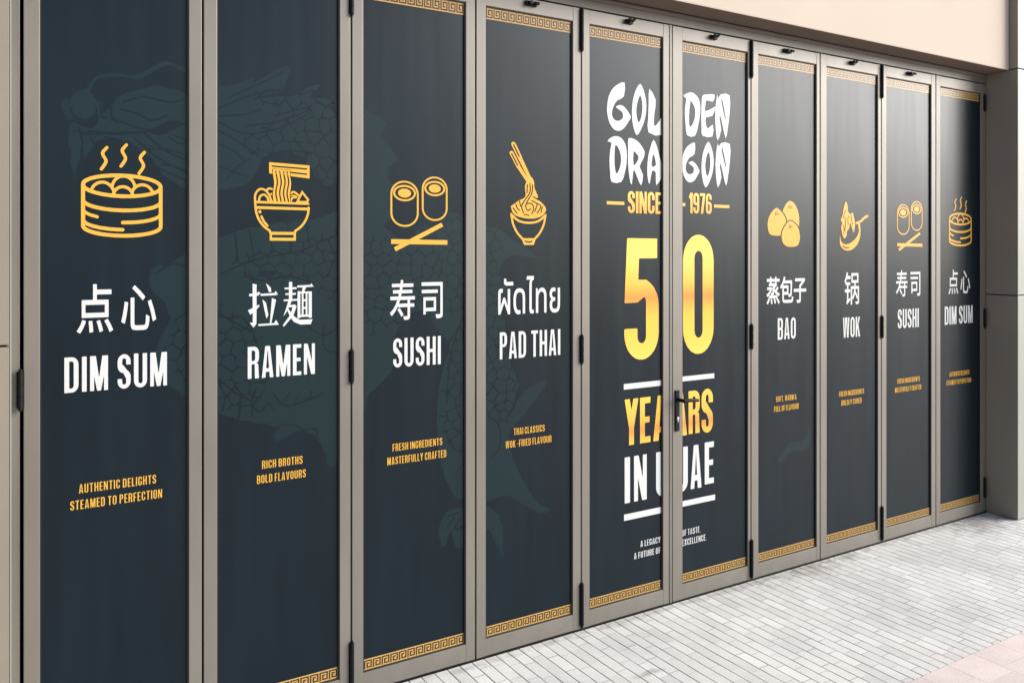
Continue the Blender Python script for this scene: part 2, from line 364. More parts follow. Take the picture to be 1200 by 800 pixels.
# ------------------------------------------------------------------ Chinese and Thai words, outlines in thousandths of an em
CJK = json.loads('''{"dian":[[237,465,760,465,760,286,237,286],[340,128,355,23,361,-71,437,-61,429,31,411,134],[547,127,589,25,617,-69,690,-50,660,42,615,142],[751,135,826,29,880,-72,951,-42,894,57,818,161],[177,155,140,80,94,10,42,-46,110,-79,163,-17,210,57,248,136],[166,536,166,216,835,216,835,536,530,536,530,663,910,663,910,734,530,734,530,840,455,840,455,536]],"xin":[[295,561,295,65,299,14,313,-22,339,-46,379,-58,435,-62,637,-62,695,-55,734,-30,760,15,775,85,784,184,747,198,712,218,707,130,699,70,686,33,665,14,634,9,441,9,398,13,378,30,373,65,373,561],[135,486,114,358,83,225,44,108,120,76,157,200,187,340,207,472],[761,485,840,289,892,105,966,135,912,317,831,512],[342,756,491,640,611,527,665,584,543,694,393,805]],"shou":[[320,155,396,75,455,0,519,42,457,116,380,193],[439,843,425,754,112,754,112,689,413,689,394,607,151,607,151,544,376,544,346,457,53,457,53,391,317,391,245,270,154,167,40,84,101,27,190,95,266,173,331,261,331,223,689,223,689,12,685,-2,668,-6,532,-5,560,-78,659,-76,723,-66,749,-50,761,-26,765,11,765,223,923,223,923,290,765,290,765,378,689,378,689,290,349,290,400,391,948,391,948,457,426,457,454,544,854,544,854,607,471,607,490,689,893,689,893,754,503,754,516,834]],"si":[[95,598,95,532,698,532,698,598],[88,776,88,704,812,704,812,33,807,14,788,8,629,9,655,-73,769,-71,842,-59,870,-41,884,-12,888,32,888,776],[232,357,555,357,555,170,232,170],[159,424,159,29,232,29,232,104,628,104,628,424]],"zheng":[[209,192,209,127,780,127,780,192],[176,102,122,22,52,-50,117,-88,185,-12,240,70],[328,75,350,-4,359,-76,433,-64,421,7,398,85],[544,76,586,-2,614,-74,682,-51,653,21,608,96],[740,75,822,-3,884,-80,949,-46,884,30,801,106],[641,840,641,772,360,772,360,840,285,840,285,772,63,772,63,705,285,705,285,634,360,634,360,705,641,705,641,634,716,634,716,705,938,705,938,772,716,772,716,840],[797,498,727,438,646,381,601,419,563,459,666,514,755,577,708,616,692,612,207,612,207,551,611,551,538,510,462,475,462,294,459,282,447,279,350,280,374,221,451,222,501,231,522,243,532,262,535,292,535,401,636,310,761,239,898,191,919,225,946,254,816,291,699,346,779,398,857,458],[88,480,88,418,311,418,239,339,147,276,45,235,86,177,166,211,242,256,311,314,368,383,411,464,365,483,352,480]],"bao":[[303,845,232,712,140,594,35,498,97,443,187,529,271,634,796,634,787,411,774,284,758,230,744,219,724,217,623,220,637,186,644,149,760,149,796,159,824,183,847,251,862,403,873,670,874,705,317,705,378,823],[269,463,532,463,532,300,269,300],[195,530,195,81,201,23,222,-17,260,-42,318,-55,400,-59,780,-59,850,-54,898,-37,930,-6,949,43,961,111,923,122,888,139,881,85,870,49,851,26,822,15,778,12,395,12,341,14,304,20,283,33,272,53,269,81,269,233,605,233,605,530]],"zi":[[465,540,465,395,51,395,51,320,465,320,465,20,459,2,438,-4,261,-2,293,-80,414,-77,491,-66,522,-50,538,-23,543,19,543,320,953,320,953,395,543,395,543,501,660,569,774,649,873,734,816,777,799,772,151,772,151,698,716,698,595,612]],"guo":[[536,746,830,746,830,602,536,602],[424,433,424,-82,494,-82,494,367,647,367,625,277,578,189,500,106,552,62,610,120,653,182,683,246,757,158,808,75,856,117,793,212,702,310,712,367,873,367,873,6,869,-8,852,-12,724,-11,747,-75,845,-74,904,-64,926,-50,938,-27,941,5,941,433,717,433,718,482,718,541,902,541,902,807,467,807,467,541,654,541,654,482,653,433],[173,837,136,746,86,663,29,595,68,525,119,584,165,654,400,654,400,726,203,726,241,818],[181,-73,229,-41,391,45,378,109,260,52,260,275,377,275,377,344,260,344,260,479,373,479,373,547,105,547,105,479,188,479,188,344,52,344,52,275,188,275,188,56,182,24,167,3,151,-8]],"thai":[[86,0,86,451,90,489,103,517,123,537,147,549,205,558,234,555,264,546,253,479,233,484,217,485,196,482,183,473,173,439,173,284,173,220,169,139,173,139,210,213,242,268,295,358,351,358,404,268,432,220,454,180,473,139,477,139,474,220,473,284,473,548,560,548,560,0,481,0,326,262,322,262,165,0],[432,635,394,638,365,647,343,661,328,678,317,718,321,751,333,779,408,766,404,753,402,735,410,713,421,705,437,703,690,703,690,635],[916,-10,867,-6,825,7,791,28,752,72,727,129,713,196,708,270,712,348,725,411,747,460,775,499,811,526,854,545,901,555,954,558,1027,552,1085,535,1128,506,1159,468,1177,421,1183,365,1183,0,1095,0,1095,357,1087,412,1064,452,1022,476,957,484,913,480,875,467,842,443,817,404,802,347,797,269,800,214,808,165,824,123,849,91,884,71,930,64,958,66,983,72,992,3,956,-7],[1374,448,1374,627,1381,689,1400,727,1426,752,1425,756,1251,756,1274,826,1556,826,1556,756,1521,750,1491,732,1470,698,1463,644,1463,448],[1483,-10,1431,-1,1408,12,1390,31,1378,59,1374,95,1374,548,1463,548,1463,106,1466,86,1473,73,1486,66,1505,63,1524,65,1543,70,1555,5,1518,-7],[1652,0,1652,548,1714,548,1730,461,1734,461,1758,501,1796,532,1846,552,1905,558,1961,553,2008,538,2045,512,2073,475,2090,427,2096,366,2096,0,2007,0,2007,361,2000,414,1977,452,1940,475,1888,483,1845,478,1808,461,1779,435,1758,402,1745,362,1741,317,1741,0],[2469,-9,2396,-4,2339,12,2298,37,2270,71,2253,113,2248,161,2251,202,2262,235,2277,258,2296,275,2338,292,2338,296,2296,316,2276,333,2260,355,2249,383,2245,418,2249,452,2261,484,2282,512,2313,535,2355,550,2408,555,2458,552,2498,540,2482,471,2454,479,2417,482,2380,477,2355,463,2340,440,2335,411,2339,380,2352,358,2372,343,2398,334,2455,327,2474,327,2474,262,2455,262,2403,257,2367,241,2345,212,2338,169,2341,141,2350,116,2365,95,2390,78,2424,68,2469,64,2514,67,2549,78,2573,95,2589,119,2598,148,2601,182,2601,548,2690,548,2690,188,2684,125,2666,74,2637,37,2594,11,2538,-4]]}''')
def cjk_loops(key, bold):
    lps = [list(zip(s[::2], s[1::2])) for s in CJK[key]]
    a, b, c, d = bbox(lps)
    X, Y = grid(a-40, b-40, c+40, d+40, 9)
    return contours(X, Y, sd_loops(X, Y, lps)-bold, 2.5)
CC = {}
def words(name, keys, x0, x1, z0, z1, m, parent, y, bold=14, gap=90):
    lp = []; x = 0
    for k in keys:
        if (k, bold) not in CC: CC[(k, bold)] = cjk_loops(k, bold) if k not in HAND else HAND[k]()
        a, b, c, d = bbox(CC[(k, bold)])
        lp += [[(p-a+x, q) for p, q in l] for l in CC[(k, bold)]]; x += c-a+gap
    return fill(name, fit(lp, bbox(lp), (x0, z0, x1, z1)), m, parent, y)
def la():      # brush-cut character with thin level strokes and heavy uprights
    X, Y = grid(-10, -10, 110, 110, 1)
    s = U(bar(X, Y, (4, 26), (36, 24), 5, 6), sd_poly(X, Y, [(30, 24), (36, 18), (42, 24)]), bar(X, Y, (22, 2), (22, 90), 13, 12), sd_poly(X, Y, [(16, 0), (29, 4), (27, 12), (16, 8)]),
          sd_poly(X, Y, [(27, 82), (27, 92), (18, 99), (6, 88), (16, 88)]), sd_poly(X, Y, [(0, 60), (8, 70), (38, 52), (37, 48)]),
          sd_poly(X, Y, [(60, 0), (76, 10), (78, 20), (70, 20)]), bar(X, Y, (42, 26), (94, 25), 4.5, 5), sd_poly(X, Y, [(86, 25), (93, 18), (101, 27)]),
          sd_poly(X, Y, [(48, 36), (60, 44), (68, 72), (62, 80), (56, 64)]), sd_poly(X, Y, [(80, 34), (94, 38), (78, 90), (73, 90)]),
          bar(X, Y, (34, 94), (100, 93), 4, 4.5), sd_poly(X, Y, [(86, 94), (94, 84), (104, 95)]))
    return [[(a*10, -b*10) for a, b in l] for l in contours(X, Y, s-.15, .3)]
def men():
    X, Y = grid(-10, -10, 112, 110, 1)
    s = U(*[bar(X, Y, (a, y0), (b, y0-.5), 3.6, 4.4) for a, b, y0 in ((4, 46, 13), (7, 43, 26), (1, 49, 40))], bar(X, Y, (25, -2), (25, 41), 11),
          sd_poly(X, Y, [(18, 40), (28, 43), (12, 66), (0, 76), (8, 62)]), bar(X, Y, (16, 54), (42, 53), 5), sd_poly(X, Y, [(34, 50), (46, 54), (34, 76), (2, 100), (-2, 97), (26, 72)]),
          sd_poly(X, Y, [(12, 60), (16, 58), (34, 76), (56, 86), (102, 86), (96, 97), (60, 97), (36, 90), (22, 76)]),
          bar(X, Y, (48, 9), (100, 8), 4.5), sd_poly(X, Y, [(92, 9), (98, 2), (106, 10)]), sd_poly(X, Y, [(68, 9), (80, 10), (70, 24), (64, 24)]),
          bar(X, Y, (54, 20), (54, 82), 9.5), bar(X, Y, (94, 21), (94, 82), 11), bar(X, Y, (51, 23), (98, 23), 4), bar(X, Y, (51, 77), (97, 77), 5),
          bar(X, Y, (67, 23), (67, 77), 6), bar(X, Y, (81, 23), (81, 77), 6), bar(X, Y, (67, 41), (81, 41), 4.5), bar(X, Y, (67, 59), (81, 59), 4.5))
    return [[(a*10, -b*10) for a, b in l] for l in contours(X, Y, s-.15, .3)]
HAND = {'la': la, 'men': men}

# ------------------------------------------------------------------ food pictures (drawn y down)
def icon_steamer():
    X, Y = grid(130, 90, 610, 640, 2.5)
    w = 20
    inner = ell(X, Y, 367, 338, 192, 47)
    buns = np.abs(ell(X, Y, 372, 352, 60, 66))-8
    for c in ((264, 388, 60, 66), (470, 388, 58, 60), (369, 392, 50, 50)):
        e = ell(X, Y, *c); buns = U(D(buns, e), np.abs(e)-8)
    buns = I(buns, inner)
    body = I(X*0+Y-338, 1e-3+X*0-1)*0
    s = U(np.abs(ell(X, Y, 367, 338, 200, 55))-w/2, buns, bar(X, Y, (167, 338), (167, 556), w), bar(X, Y, (567, 338), (567, 556), w))
    def arc(yc, ry, x0, x1, k=w):
        ps = [(367+200*math.cos(t), yc+ry*math.sin(t)) for t in np.linspace(math.pi, 0, 41)]
        ps = [p for p in ps if x0-6 <= p[0] <= x1+6]
        return stroke(X, Y, ps, k)
    s = U(s, arc(552, 50, 160, 575), arc(418, 50, 160, 575), arc(466, 50, 160, 232, 17), arc(482, 50, 366, 575, 19), arc(520, 50, 160, 372, 19))
    for dx, dy, h in ((0, 0, 1), (100, -20, 1), (194, 14, .98)):
        s = U(s, stroke(X, Y, crom([(286+dx, 140+dy), (264+dx, 172+dy), (282+dx, 212+dy), (258+dx, 254+dy)]), 17))
    return contours(X, Y, s, .8)
def icon_ramen():
    X, Y = grid(70, 50, 590, 760, 2.5)
    top = D(sd_poly(X, Y, [(215, 70), (568, 80), (568, 195), (215, 166)]), bar(X, Y, (236, 103), (545, 112), 13), bar(X, Y, (238, 140), (545, 158), 13))
    nl = [(x, 300+(y-300)) for x, y in [(252+6*math.sin(y/32), y) for y in range(128, 412, 8)]]
    nr = [(398+6*math.sin(y/32), y) for y in range(410, 126, -8)]
    nd = sd_poly(X, Y, nl+nr)
    for x in (279, 312, 345, 376): nd = D(nd, stroke(X, Y, [(x+7*math.sin(y/30), y) for y in range(146, 408, 8)], 12))
    s = U(D(top, D(nd-4, nd)*1, nd-3) , nd)
    s = U(s, bar(X, Y, (94, 416), (565, 418), 20), bar(X, Y, (94, 462), (565, 464), 24))
    s = U(s, stroke(X, Y, [(330+229*math.cos(t), 452+235*math.sin(t)) for t in np.linspace(math.pi, math.pi*.66, 12)]+[(225, 676)], 20),
          stroke(X, Y, [(330+229*math.cos(t), 452+235*math.sin(t)) for t in np.linspace(0, math.pi*.34, 12)]+[(435, 676)], 20))
    s = U(s, D(rect(X, Y, 220, 668, 446, 744), rect(X, Y, 240, 692, 426, 718)))
    s = U(s, ell(X, Y, 137, 498, 13, 15), stroke(X, Y, [(150, 538), (170, 580), (200, 616)], 20))
    left = U(stroke(X, Y, crom([(100, 455), (97, 360), (130, 308), (175, 308), (215, 350), (232, 405)]), 18), stroke(X, Y, crom([(128, 405), (140, 365), (170, 350), (198, 370), (210, 405)]), 18),
             stroke(X, Y, crom([(190, 318), (215, 296), (255, 305)]), 18), stroke(X, Y, [(232, 345), (250, 335)], 16), stroke(X, Y, [(246, 400), (252, 385)], 14))
    right = U(stroke(X, Y, crom([(400, 330), (430, 318), (468, 345)]), 18), stroke(X, Y, crom([(400, 405), (415, 370), (450, 365)]), 18), stroke(X, Y, crom([(402, 352), (430, 348), (455, 360)]), 10))
    tri = sd_poly(X, Y, [(500, 300), (566, 382), (548, 412), (444, 412)])
    right = U(D(right, tri), np.abs(tri+9)-9)
    s = U(s, I(D(U(left, right), nd-6), Y-470))
    return contours(X, Y, s, .8)
def icon_sushi():
    X, Y = grid(80, 60, 625, 775, 2.5)
    s = None
    for x0, y0, x1, y1, cx, cy in ((100, 128, 346, 538, 222, 238), (371, 77, 605, 480, 488, 186)):
        k = (x1-x0)/246
        a = np.abs(rr(X, Y, x0+9, y0+9, x1-9, y1-9, 112*k))-8
        a = U(a, np.abs(ell(X, Y, cx, cy, 90*k, 64*k))-8.5, ell(X, Y, cx, cy, 57*k, 40*k))
        s = a if s is None else U(s, a)
    s = U(s, bar(X, Y, (108, 668), (602, 673), 42), bar(X, Y, (138, 737), (556, 511), 38))
    return contours(X, Y, s, .8)
def icon_noodles():
    X, Y = grid(80, 40, 375, 780, 1.7)
    st = U(D(stroke(X, Y, [(125, 78), (168, 165)], 30), stroke(X, Y, [(126, 82), (166, 164)], 9)), D(stroke(X, Y, [(112, 138), (158, 225)], 28), stroke(X, Y, [(113, 144), (152, 218)], 9)),
           bar(X, Y, (165, 160), (240, 310), 27, 22), bar(X, Y, (156, 222), (222, 320), 25, 22))
    mound = sd_poly(X, Y, crom([(108, 500), (118, 486), (160, 455), (205, 425), (203, 350), (240, 292), (264, 320), (268, 365), (292, 425), (270, 436), (312, 458), (348, 505), (325, 548), (265, 572), (190, 570), (130, 548)], 5, True))
    for p in ([(236, 335), (236, 395), (205, 445), (180, 490), (192, 535)], [(254, 345), (250, 400), (225, 445), (207, 490), (222, 520), (240, 505)], [(218, 345), (216, 400)], [(140, 478), (150, 505), (165, 520)], [(122, 505), (150, 540)],
              [(165, 458), (172, 490)], [(215, 475), (245, 470), (262, 500), (250, 540)], [(250, 452), (285, 475), (268, 525)], [(290, 470), (312, 490), (285, 535)], [(322, 490), (312, 530)], [(258, 425), (272, 430)], [(195, 545), (230, 552)]):
        mound = D(mound, stroke(X, Y, crom(p), 7.5))
    rim = crom([(104, 512), (120, 545), (170, 575), (226, 584), (282, 575), (330, 545), (348, 512)])
    s = U(st, D(mound, sd_poly(X, Y, rim+[(400, 512), (400, 800), (50, 800), (50, 512)])))
    s = U(s, stroke(X, Y, crom([(110, 548), (160, 590), (226, 602), (292, 590), (344, 548)]), 15), stroke(X, Y, crom([(110, 545), (122, 610), (150, 670), (190, 714)]), 14), stroke(X, Y, crom([(344, 545), (332, 610), (304, 670), (266, 714)]), 14))
    foot = sd_poly(X, Y, [(178, 706), (278, 706), (262, 752), (196, 752)])
    s = U(s, D(foot, stroke(X, Y, crom([(205, 726), (228, 733), (250, 726)]), 9)))
    return contours(X, Y, s, .6)
def icon_bao():
    X, Y = grid(140, 90, 630, 750, 3)
    A = sd_poly(X, Y, crom([(290, 215), (335, 248), (382, 300), (412, 370), (415, 450), (392, 540), (340, 575), (270, 580), (200, 560), (172, 480), (172, 400), (195, 320), (240, 252)], 5, True))
    B = sd_poly(X, Y, crom([(470, 115), (520, 142), (562, 210), (588, 300), (592, 400), (575, 480), (480, 500), (390, 440), (362, 340), (366, 260), (392, 195), (430, 138)], 5, True))
    Cc = sd_poly(X, Y, crom([(475, 380), (522, 405), (570, 455), (598, 540), (600, 630), (570, 705), (500, 726), (420, 716), (366, 660), (355, 560), (385, 475), (430, 405)], 5, True))
    s = U(D(B, A-14, Cc-14), D(A, Cc-14), Cc)
    for cx, cy in ((290, 250), (470, 155), (475, 415)):
        s = D(s, stroke(X, Y, crom([(cx-22, cy+58), (cx-14, cy+30), (cx, cy+8)]), 9, 5), stroke(X, Y, crom([(cx+20, cy+55), (cx+12, cy+28)]), 8, 5), stroke(X, Y, [(cx, cy+62), (cx, cy+40)], 8))
    return contours(X, Y, s, 1)
def icon_wok():
    X, Y = grid(125, 85, 530, 745, 2.5)
    fl = sd_poly(X, Y, crom([(226, 108), (252, 175), (250, 222), (280, 262), (312, 242), (328, 300), (344, 385), (324, 492), (302, 430), (280, 372), (268, 440), (240, 480), (236, 530), (206, 568), (182, 520), (166, 425), (182, 380), (162, 340), (186, 272), (198, 190)], 4, True))
    bowl = sd_poly(X, Y, crom([(152, 530), (150, 620), (176, 684), (240, 720), (312, 700), (372, 640), (406, 552), (414, 450), (402, 372), (382, 386), (392, 470), (362, 548), (302, 610), (238, 640), (188, 628), (164, 590)], 4, True))
    s = U(fl, bowl, stroke(X, Y, crom([(362, 372), (420, 345), (460, 305), (502, 280)]), 27, 32))
    s = D(s, stroke(X, Y, crom([(192, 662), (222, 682), (262, 682)]), 15), stroke(X, Y, crom([(215, 300), (222, 380), (212, 470)]), 9), stroke(X, Y, crom([(258, 285), (250, 340), (258, 395)]), 8), stroke(X, Y, crom([(290, 275), (296, 330), (312, 390)]), 8), stroke(X, Y, crom([(196, 400), (204, 460), (200, 515)]), 8), stroke(X, Y, crom([(225, 215), (205, 265), (190, 320)]), 8))
    return contours(X, Y, s, .8)
IC = {}
def icon(fn, parent, x0, x1, z0, z1, y):
    if fn not in IC: IC[fn] = fn()
    b = bbox(IC[fn])
    return fill('food_icon', fit(IC[fn], (b[0], b[3], b[2], b[1]), (x0, z0, x1, z1)), M['gold'], parent, y)

GOLD = json.loads('''{"left":[[2297.5,2361.5,2293.3,2299.7,2258.1,2279.9,2237.3,2255.0,2227.4,2228.0,2229.0,2205.2,2245.6,2190.3,2268.1,2190.8,2285.7,2203.5,2287.4,2223.4,2274.8,2235.4,2248.1,2248.1,2262.3,2257.3,2279.0,2260.2,2300.0,2250.9,2332.3,2216.0,2321.2,2193.2,2295.8,2161.4,2268.1,2146.1,2237.3,2150.3,2212.5,2177.7,2200.2,2219.1,2200.2,2251.6,2208.4,2291.5,2229.0,2326.1,2258.1,2348.8],[2387.2,2365.7,2407.1,2337.6,2420.2,2295.3,2422.0,2251.8,2411.5,2203.9,2389.8,2158.7,2366.5,2133.6,2349.3,2162.3,2339.9,2204.7,2339.1,2251.1,2346.8,2298.3,2363.9,2339.9],[2387.2,2313.5,2397.6,2283.1,2398.5,2253.1,2392.4,2215.7,2376.8,2191.1,2366.5,2220.2,2364.8,2250.1,2372.5,2287.4],[2439.5,2349.0,2477.4,2302.1,2470.3,2242.6,2466.8,2201.7,2468.5,2185.0,2481.8,2189.4,2497.9,2207.7,2515.7,2226.1,2515.7,2146.5,2434.2,2152.0,2433.3,2219.2,2436.0,2286.7],[2201.8,2095.5,2220.8,2113.1,2249.8,2121.8,2279.0,2115.3,2300.0,2092.4,2310.2,2056.7,2308.5,2003.8,2298.4,1963.6,2279.0,1921.8,2224.9,1919.4,2216.6,1959.5,2212.5,2011.5,2216.6,2057.4,2223.2,2090.5],[2245.6,2082.2,2262.3,2070.2,2274.8,2041.4,2276.5,2008.6,2266.4,1975.2,2249.8,1957.9,2241.4,2000.0,2241.4,2045.9],[2318.7,2116.9,2351.0,2115.8,2381.1,2101.3,2413.2,2063.2,2402.8,2029.1,2383.7,1994.6,2402.8,1958.8,2392.4,1911.4,2372.5,1940.6,2355.3,1973.1,2346.8,1972.7,2338.2,1912.5,2325.5,1938.4,2317.0,2004.2,2317.0,2070.4],[2348.5,2059.2,2366.5,2050.3,2376.8,2035.6,2366.5,2013.6,2348.5,2000.7],[2464.1,2120.5,2483.6,2094.7,2499.6,2048.3,2515.7,1994.8,2515.7,1957.4,2480.1,1915.1,2477.4,1972.5,2455.3,1978.2,2442.1,1920.3,2430.7,1943.3,2427.2,1990.2,2433.3,2044.3,2446.5,2085.5],[2464.1,2056.3,2475.6,2026.6,2477.4,2006.4,2455.3,1998.4,2455.3,2025.4]],"right":[[2645.3,2335.4,2665.8,2349.9,2692.0,2357.4,2715.6,2353.4,2739.3,2336.1,2751.7,2305.7,2750.7,2260.0,2739.3,2209.9,2718.4,2155.8,2668.6,2155.7,2660.2,2196.7,2654.6,2251.7,2657.4,2293.6,2663.9,2325.4],[2690.1,2316.1,2706.1,2305.0,2718.4,2281.7,2718.4,2250.2,2708.0,2217.9,2687.3,2195.4,2680.7,2226.1,2682.6,2268.1],[2766.0,2349.3,2796.9,2357.9,2845.5,2362.0,2833.8,2327.5,2792.0,2330.6,2785.3,2305.3,2785.3,2277.1,2840.6,2301.9,2850.4,2302.8,2830.8,2259.8,2789.1,2249.2,2789.1,2217.4,2801.7,2197.2,2833.8,2218.9,2830.8,2161.9,2766.0,2161.4,2760.3,2197.6,2758.4,2253.6,2760.3,2310.0],[2863.2,2363.8,2871.0,2345.3,2884.9,2366.6,2944.7,2368.9,2944.7,2283.9,2932.6,2211.0,2918.7,2158.2,2897.7,2219.0,2881.9,2265.6,2877.9,2246.0,2887.8,2196.7,2865.1,2145.1,2853.3,2190.6,2848.4,2254.2,2853.3,2318.7],[2893.8,2347.5,2918.7,2260.1,2913.7,2256.1,2890.8,2325.7],[2718.7,2124.4,2715.2,2070.8,2686.0,2054.8,2668.7,2033.8,2660.5,2010.5,2661.9,1990.7,2675.6,1977.1,2694.3,1976.9,2708.9,1987.4,2710.3,2004.6,2699.9,2015.5,2677.7,2027.4,2689.5,2035.0,2703.3,2036.9,2720.8,2028.1,2747.4,1996.8,2738.3,1977.3,2717.3,1950.5,2694.3,1938.0,2668.7,1942.6,2648.1,1967.3,2637.9,2003.7,2637.9,2032.0,2644.7,2066.5,2661.9,2096.0,2686.0,2114.7],[2805.8,2136.0,2824.7,2108.8,2837.0,2068.4,2838.7,2027.3,2828.8,1982.4,2808.3,1940.4,2786.2,1917.4,2770.0,1945.0,2761.1,1985.4,2760.3,2029.3,2767.6,2073.7,2783.8,2112.5],[2805.8,2086.8,2815.6,2057.7,2816.4,2029.2,2810.7,1994.2,2796.0,1971.4,2786.2,1999.2,2784.6,2027.5,2791.9,2062.6],[2865.1,2131.6,2873.0,2113.6,2886.8,2133.8,2946.7,2134.4,2946.7,2052.4,2934.7,1982.3,2920.6,1931.8,2899.7,1991.0,2883.9,2036.4,2879.9,2017.6,2889.8,1969.8,2867.1,1920.6,2855.3,1964.8,2850.4,2026.3,2855.3,2088.4],[2895.8,2115.0,2920.6,2030.1,2915.7,2026.4,2892.8,2094.2]]}''')
DRAG = json.loads('''{"fill":[[202,2069,199,2051,191,2036,178,2025,163,2020,148,2022,136,2031,127,2045,124,2062,127,2080,136,2095,148,2107,163,2112,178,2110,191,2101,199,2087],[104,2069,116,2086,126,2060,131,2032,126,2015,109,2030],[242,2076,278,2114,336,2134,380,2147,446,2136,485,2116,485,2039,412,2039,374,2015,315,2005,263,2015,247,2048],[201,2078,216,2073,221,2046,232,2069,244,2053,252,2020,336,2003,385,1990,485,2021,485,1824,385,1867,358,1912,294,1954,216,1966,181,1930,166,1901,158,1939,141,1844,131,1865,126,1921,121,1976,136,2010,176,1997,196,2015],[504,2155,559,2167,628,2181,685,2206,672,2185,718,2217,798,2262,784,2177,705,2143,825,2161,866,2192,914,2204,880,2163,964,2154,1022,2111,1036,1854,978,1859,921,1856,852,1941,784,1964,711,1933,666,1845,559,1821,504,1794],[348,1535,373,1569,419,1580,477,1618,558,1657,635,1686,762,1712,895,1731,1035,1764,1107,1653,1107,1136,1044,978,1017,905,955,837,929,907,895,961,836,985,762,960,746,987,762,1009,627,1048,528,1097,455,1142,390,1209,362,1271,390,1345,412,1390,397,1451,362,1482],[1009,2100,1107,2102,1151,2076,1170,2030,1196,1924,1158,1875,1209,1805,1170,1733,1235,1674,1341,1712,1451,1763,1551,1715,1654,1730,1714,1679,1839,1588,1714,1601,1654,1537,1699,1433,1624,1307,1537,1260,1508,1388,1423,1267,1314,1395,1209,1326,1183,1161,1009,1105,1009,1637],[1551,1471,1437,1262,1389,1117,1375,995,1389,809,1451,664,1522,640,1654,556,1669,392,1639,455,1602,513,1451,539,1407,479,1399,536,1437,610,1522,590,1654,633,1730,608,1839,538,1910,538,1839,578,1776,667,1730,751,1699,872,1791,967,1886,1077,1776,1047,1699,950,1745,1075,1699,1183,1654,1469],[1382,551,1417,607,1465,618,1537,575,1595,578,1654,556,1647,492,1672,398,1632,457,1595,514,1515,459,1451,470,1440,541,1410,534,1399,476]],"line":[[178,2120,201,2157,252,2168,315,2169,358,2197,407,2223,457,2208,514,2188]],"cut":[[126,2060,136,2033,166,2018,181,1997,201,2016,198,2061],[176,1986,252,1986,358,1999,407,1997],[263,2026,315,2008,374,2001],[273,2084,336,2108,412,2097,462,2114],[268,2061,315,2054,358,2034,407,2056],[304,1978,380,1913,468,1871],[289,1962,369,1889,468,1844],[336,1992,401,1938,468,1913],[151,1995,161,1945],[181,1969,216,1915,263,1895],[221,1972,289,1954,358,1883],[407,1985,446,1965,468,1978],[211,2073,214,2028],[239,2059,242,2025],[559,2065,653,2079,705,2100],[559,2049,653,2014,771,2043,873,2101],[653,2040,757,2062,873,2112,852,2117,751,2081],[559,2020,628,1986,698,1942],[559,1975,615,1953,653,1916],[565,1899,634,1876,666,1871],[590,1855,628,1902,672,1930],[590,2125,672,2172,784,2237],[565,2091,672,2146,784,2181],[711,1933,784,1964,880,1963],[880,2163,936,2131,964,2147],[369,1542,419,1576,466,1564],[574,1540,682,1586,844,1618,982,1678],[619,1681,627,1586],[666,1690,682,1594],[730,1703,746,1610],[795,1712,811,1618],[861,1726,878,1627],[658,1538,714,1514,795,1528,895,1502],[558,1415,619,1373,682,1338],[887,1436,861,1362,929,1317,982,1348],[562,1194,618,1139,675,1105],[590,1135,576,1079],[639,1109,628,1045],[689,1148,675,1098,703,1066,732,1093,747,1069],[747,1128,784,1080,860,1088,929,1112],[740,989,777,1014,837,1001,867,967,898,949,898,986,852,984],[777,963,799,938,867,907],[929,1355,929,1272,977,1254],[784,1095,806,1123],[822,1081,837,1120],[875,1087,883,1124],[1494,1372,1437,1225,1417,1028],[1410,1202,1451,1193],[1389,1080,1430,1070],[1382,982,1423,978],[1423,879,1465,836,1508,843],[1451,751,1508,793],[1602,960,1654,916,1654,826,1610,793],[1639,622,1714,624],[1451,539,1480,584],[1417,545,1451,583]],"scale":[[705,2143,880,2163,964,2154,1022,2111,1036,1896,921,1863,880,1943,784,1967,718,1946,672,1983,744,2027,866,2091],[635,1578,762,1602,973,1661,1107,1653,1107,1394,895,1502,778,1521,666,1538],[558,1415,682,1330,730,1263,714,1200,666,1083,558,1133,455,1219,419,1298,455,1388,514,1447],[1196,1662,1451,1751,1624,1716,1654,1537,1654,1357,1508,1388,1314,1395,1107,1331,1107,1567],[1595,1445,1684,1184,1730,1077,1684,951,1610,972,1566,1141],[1537,1370,1451,1224,1430,903,1508,856,1508,1145]]}''')

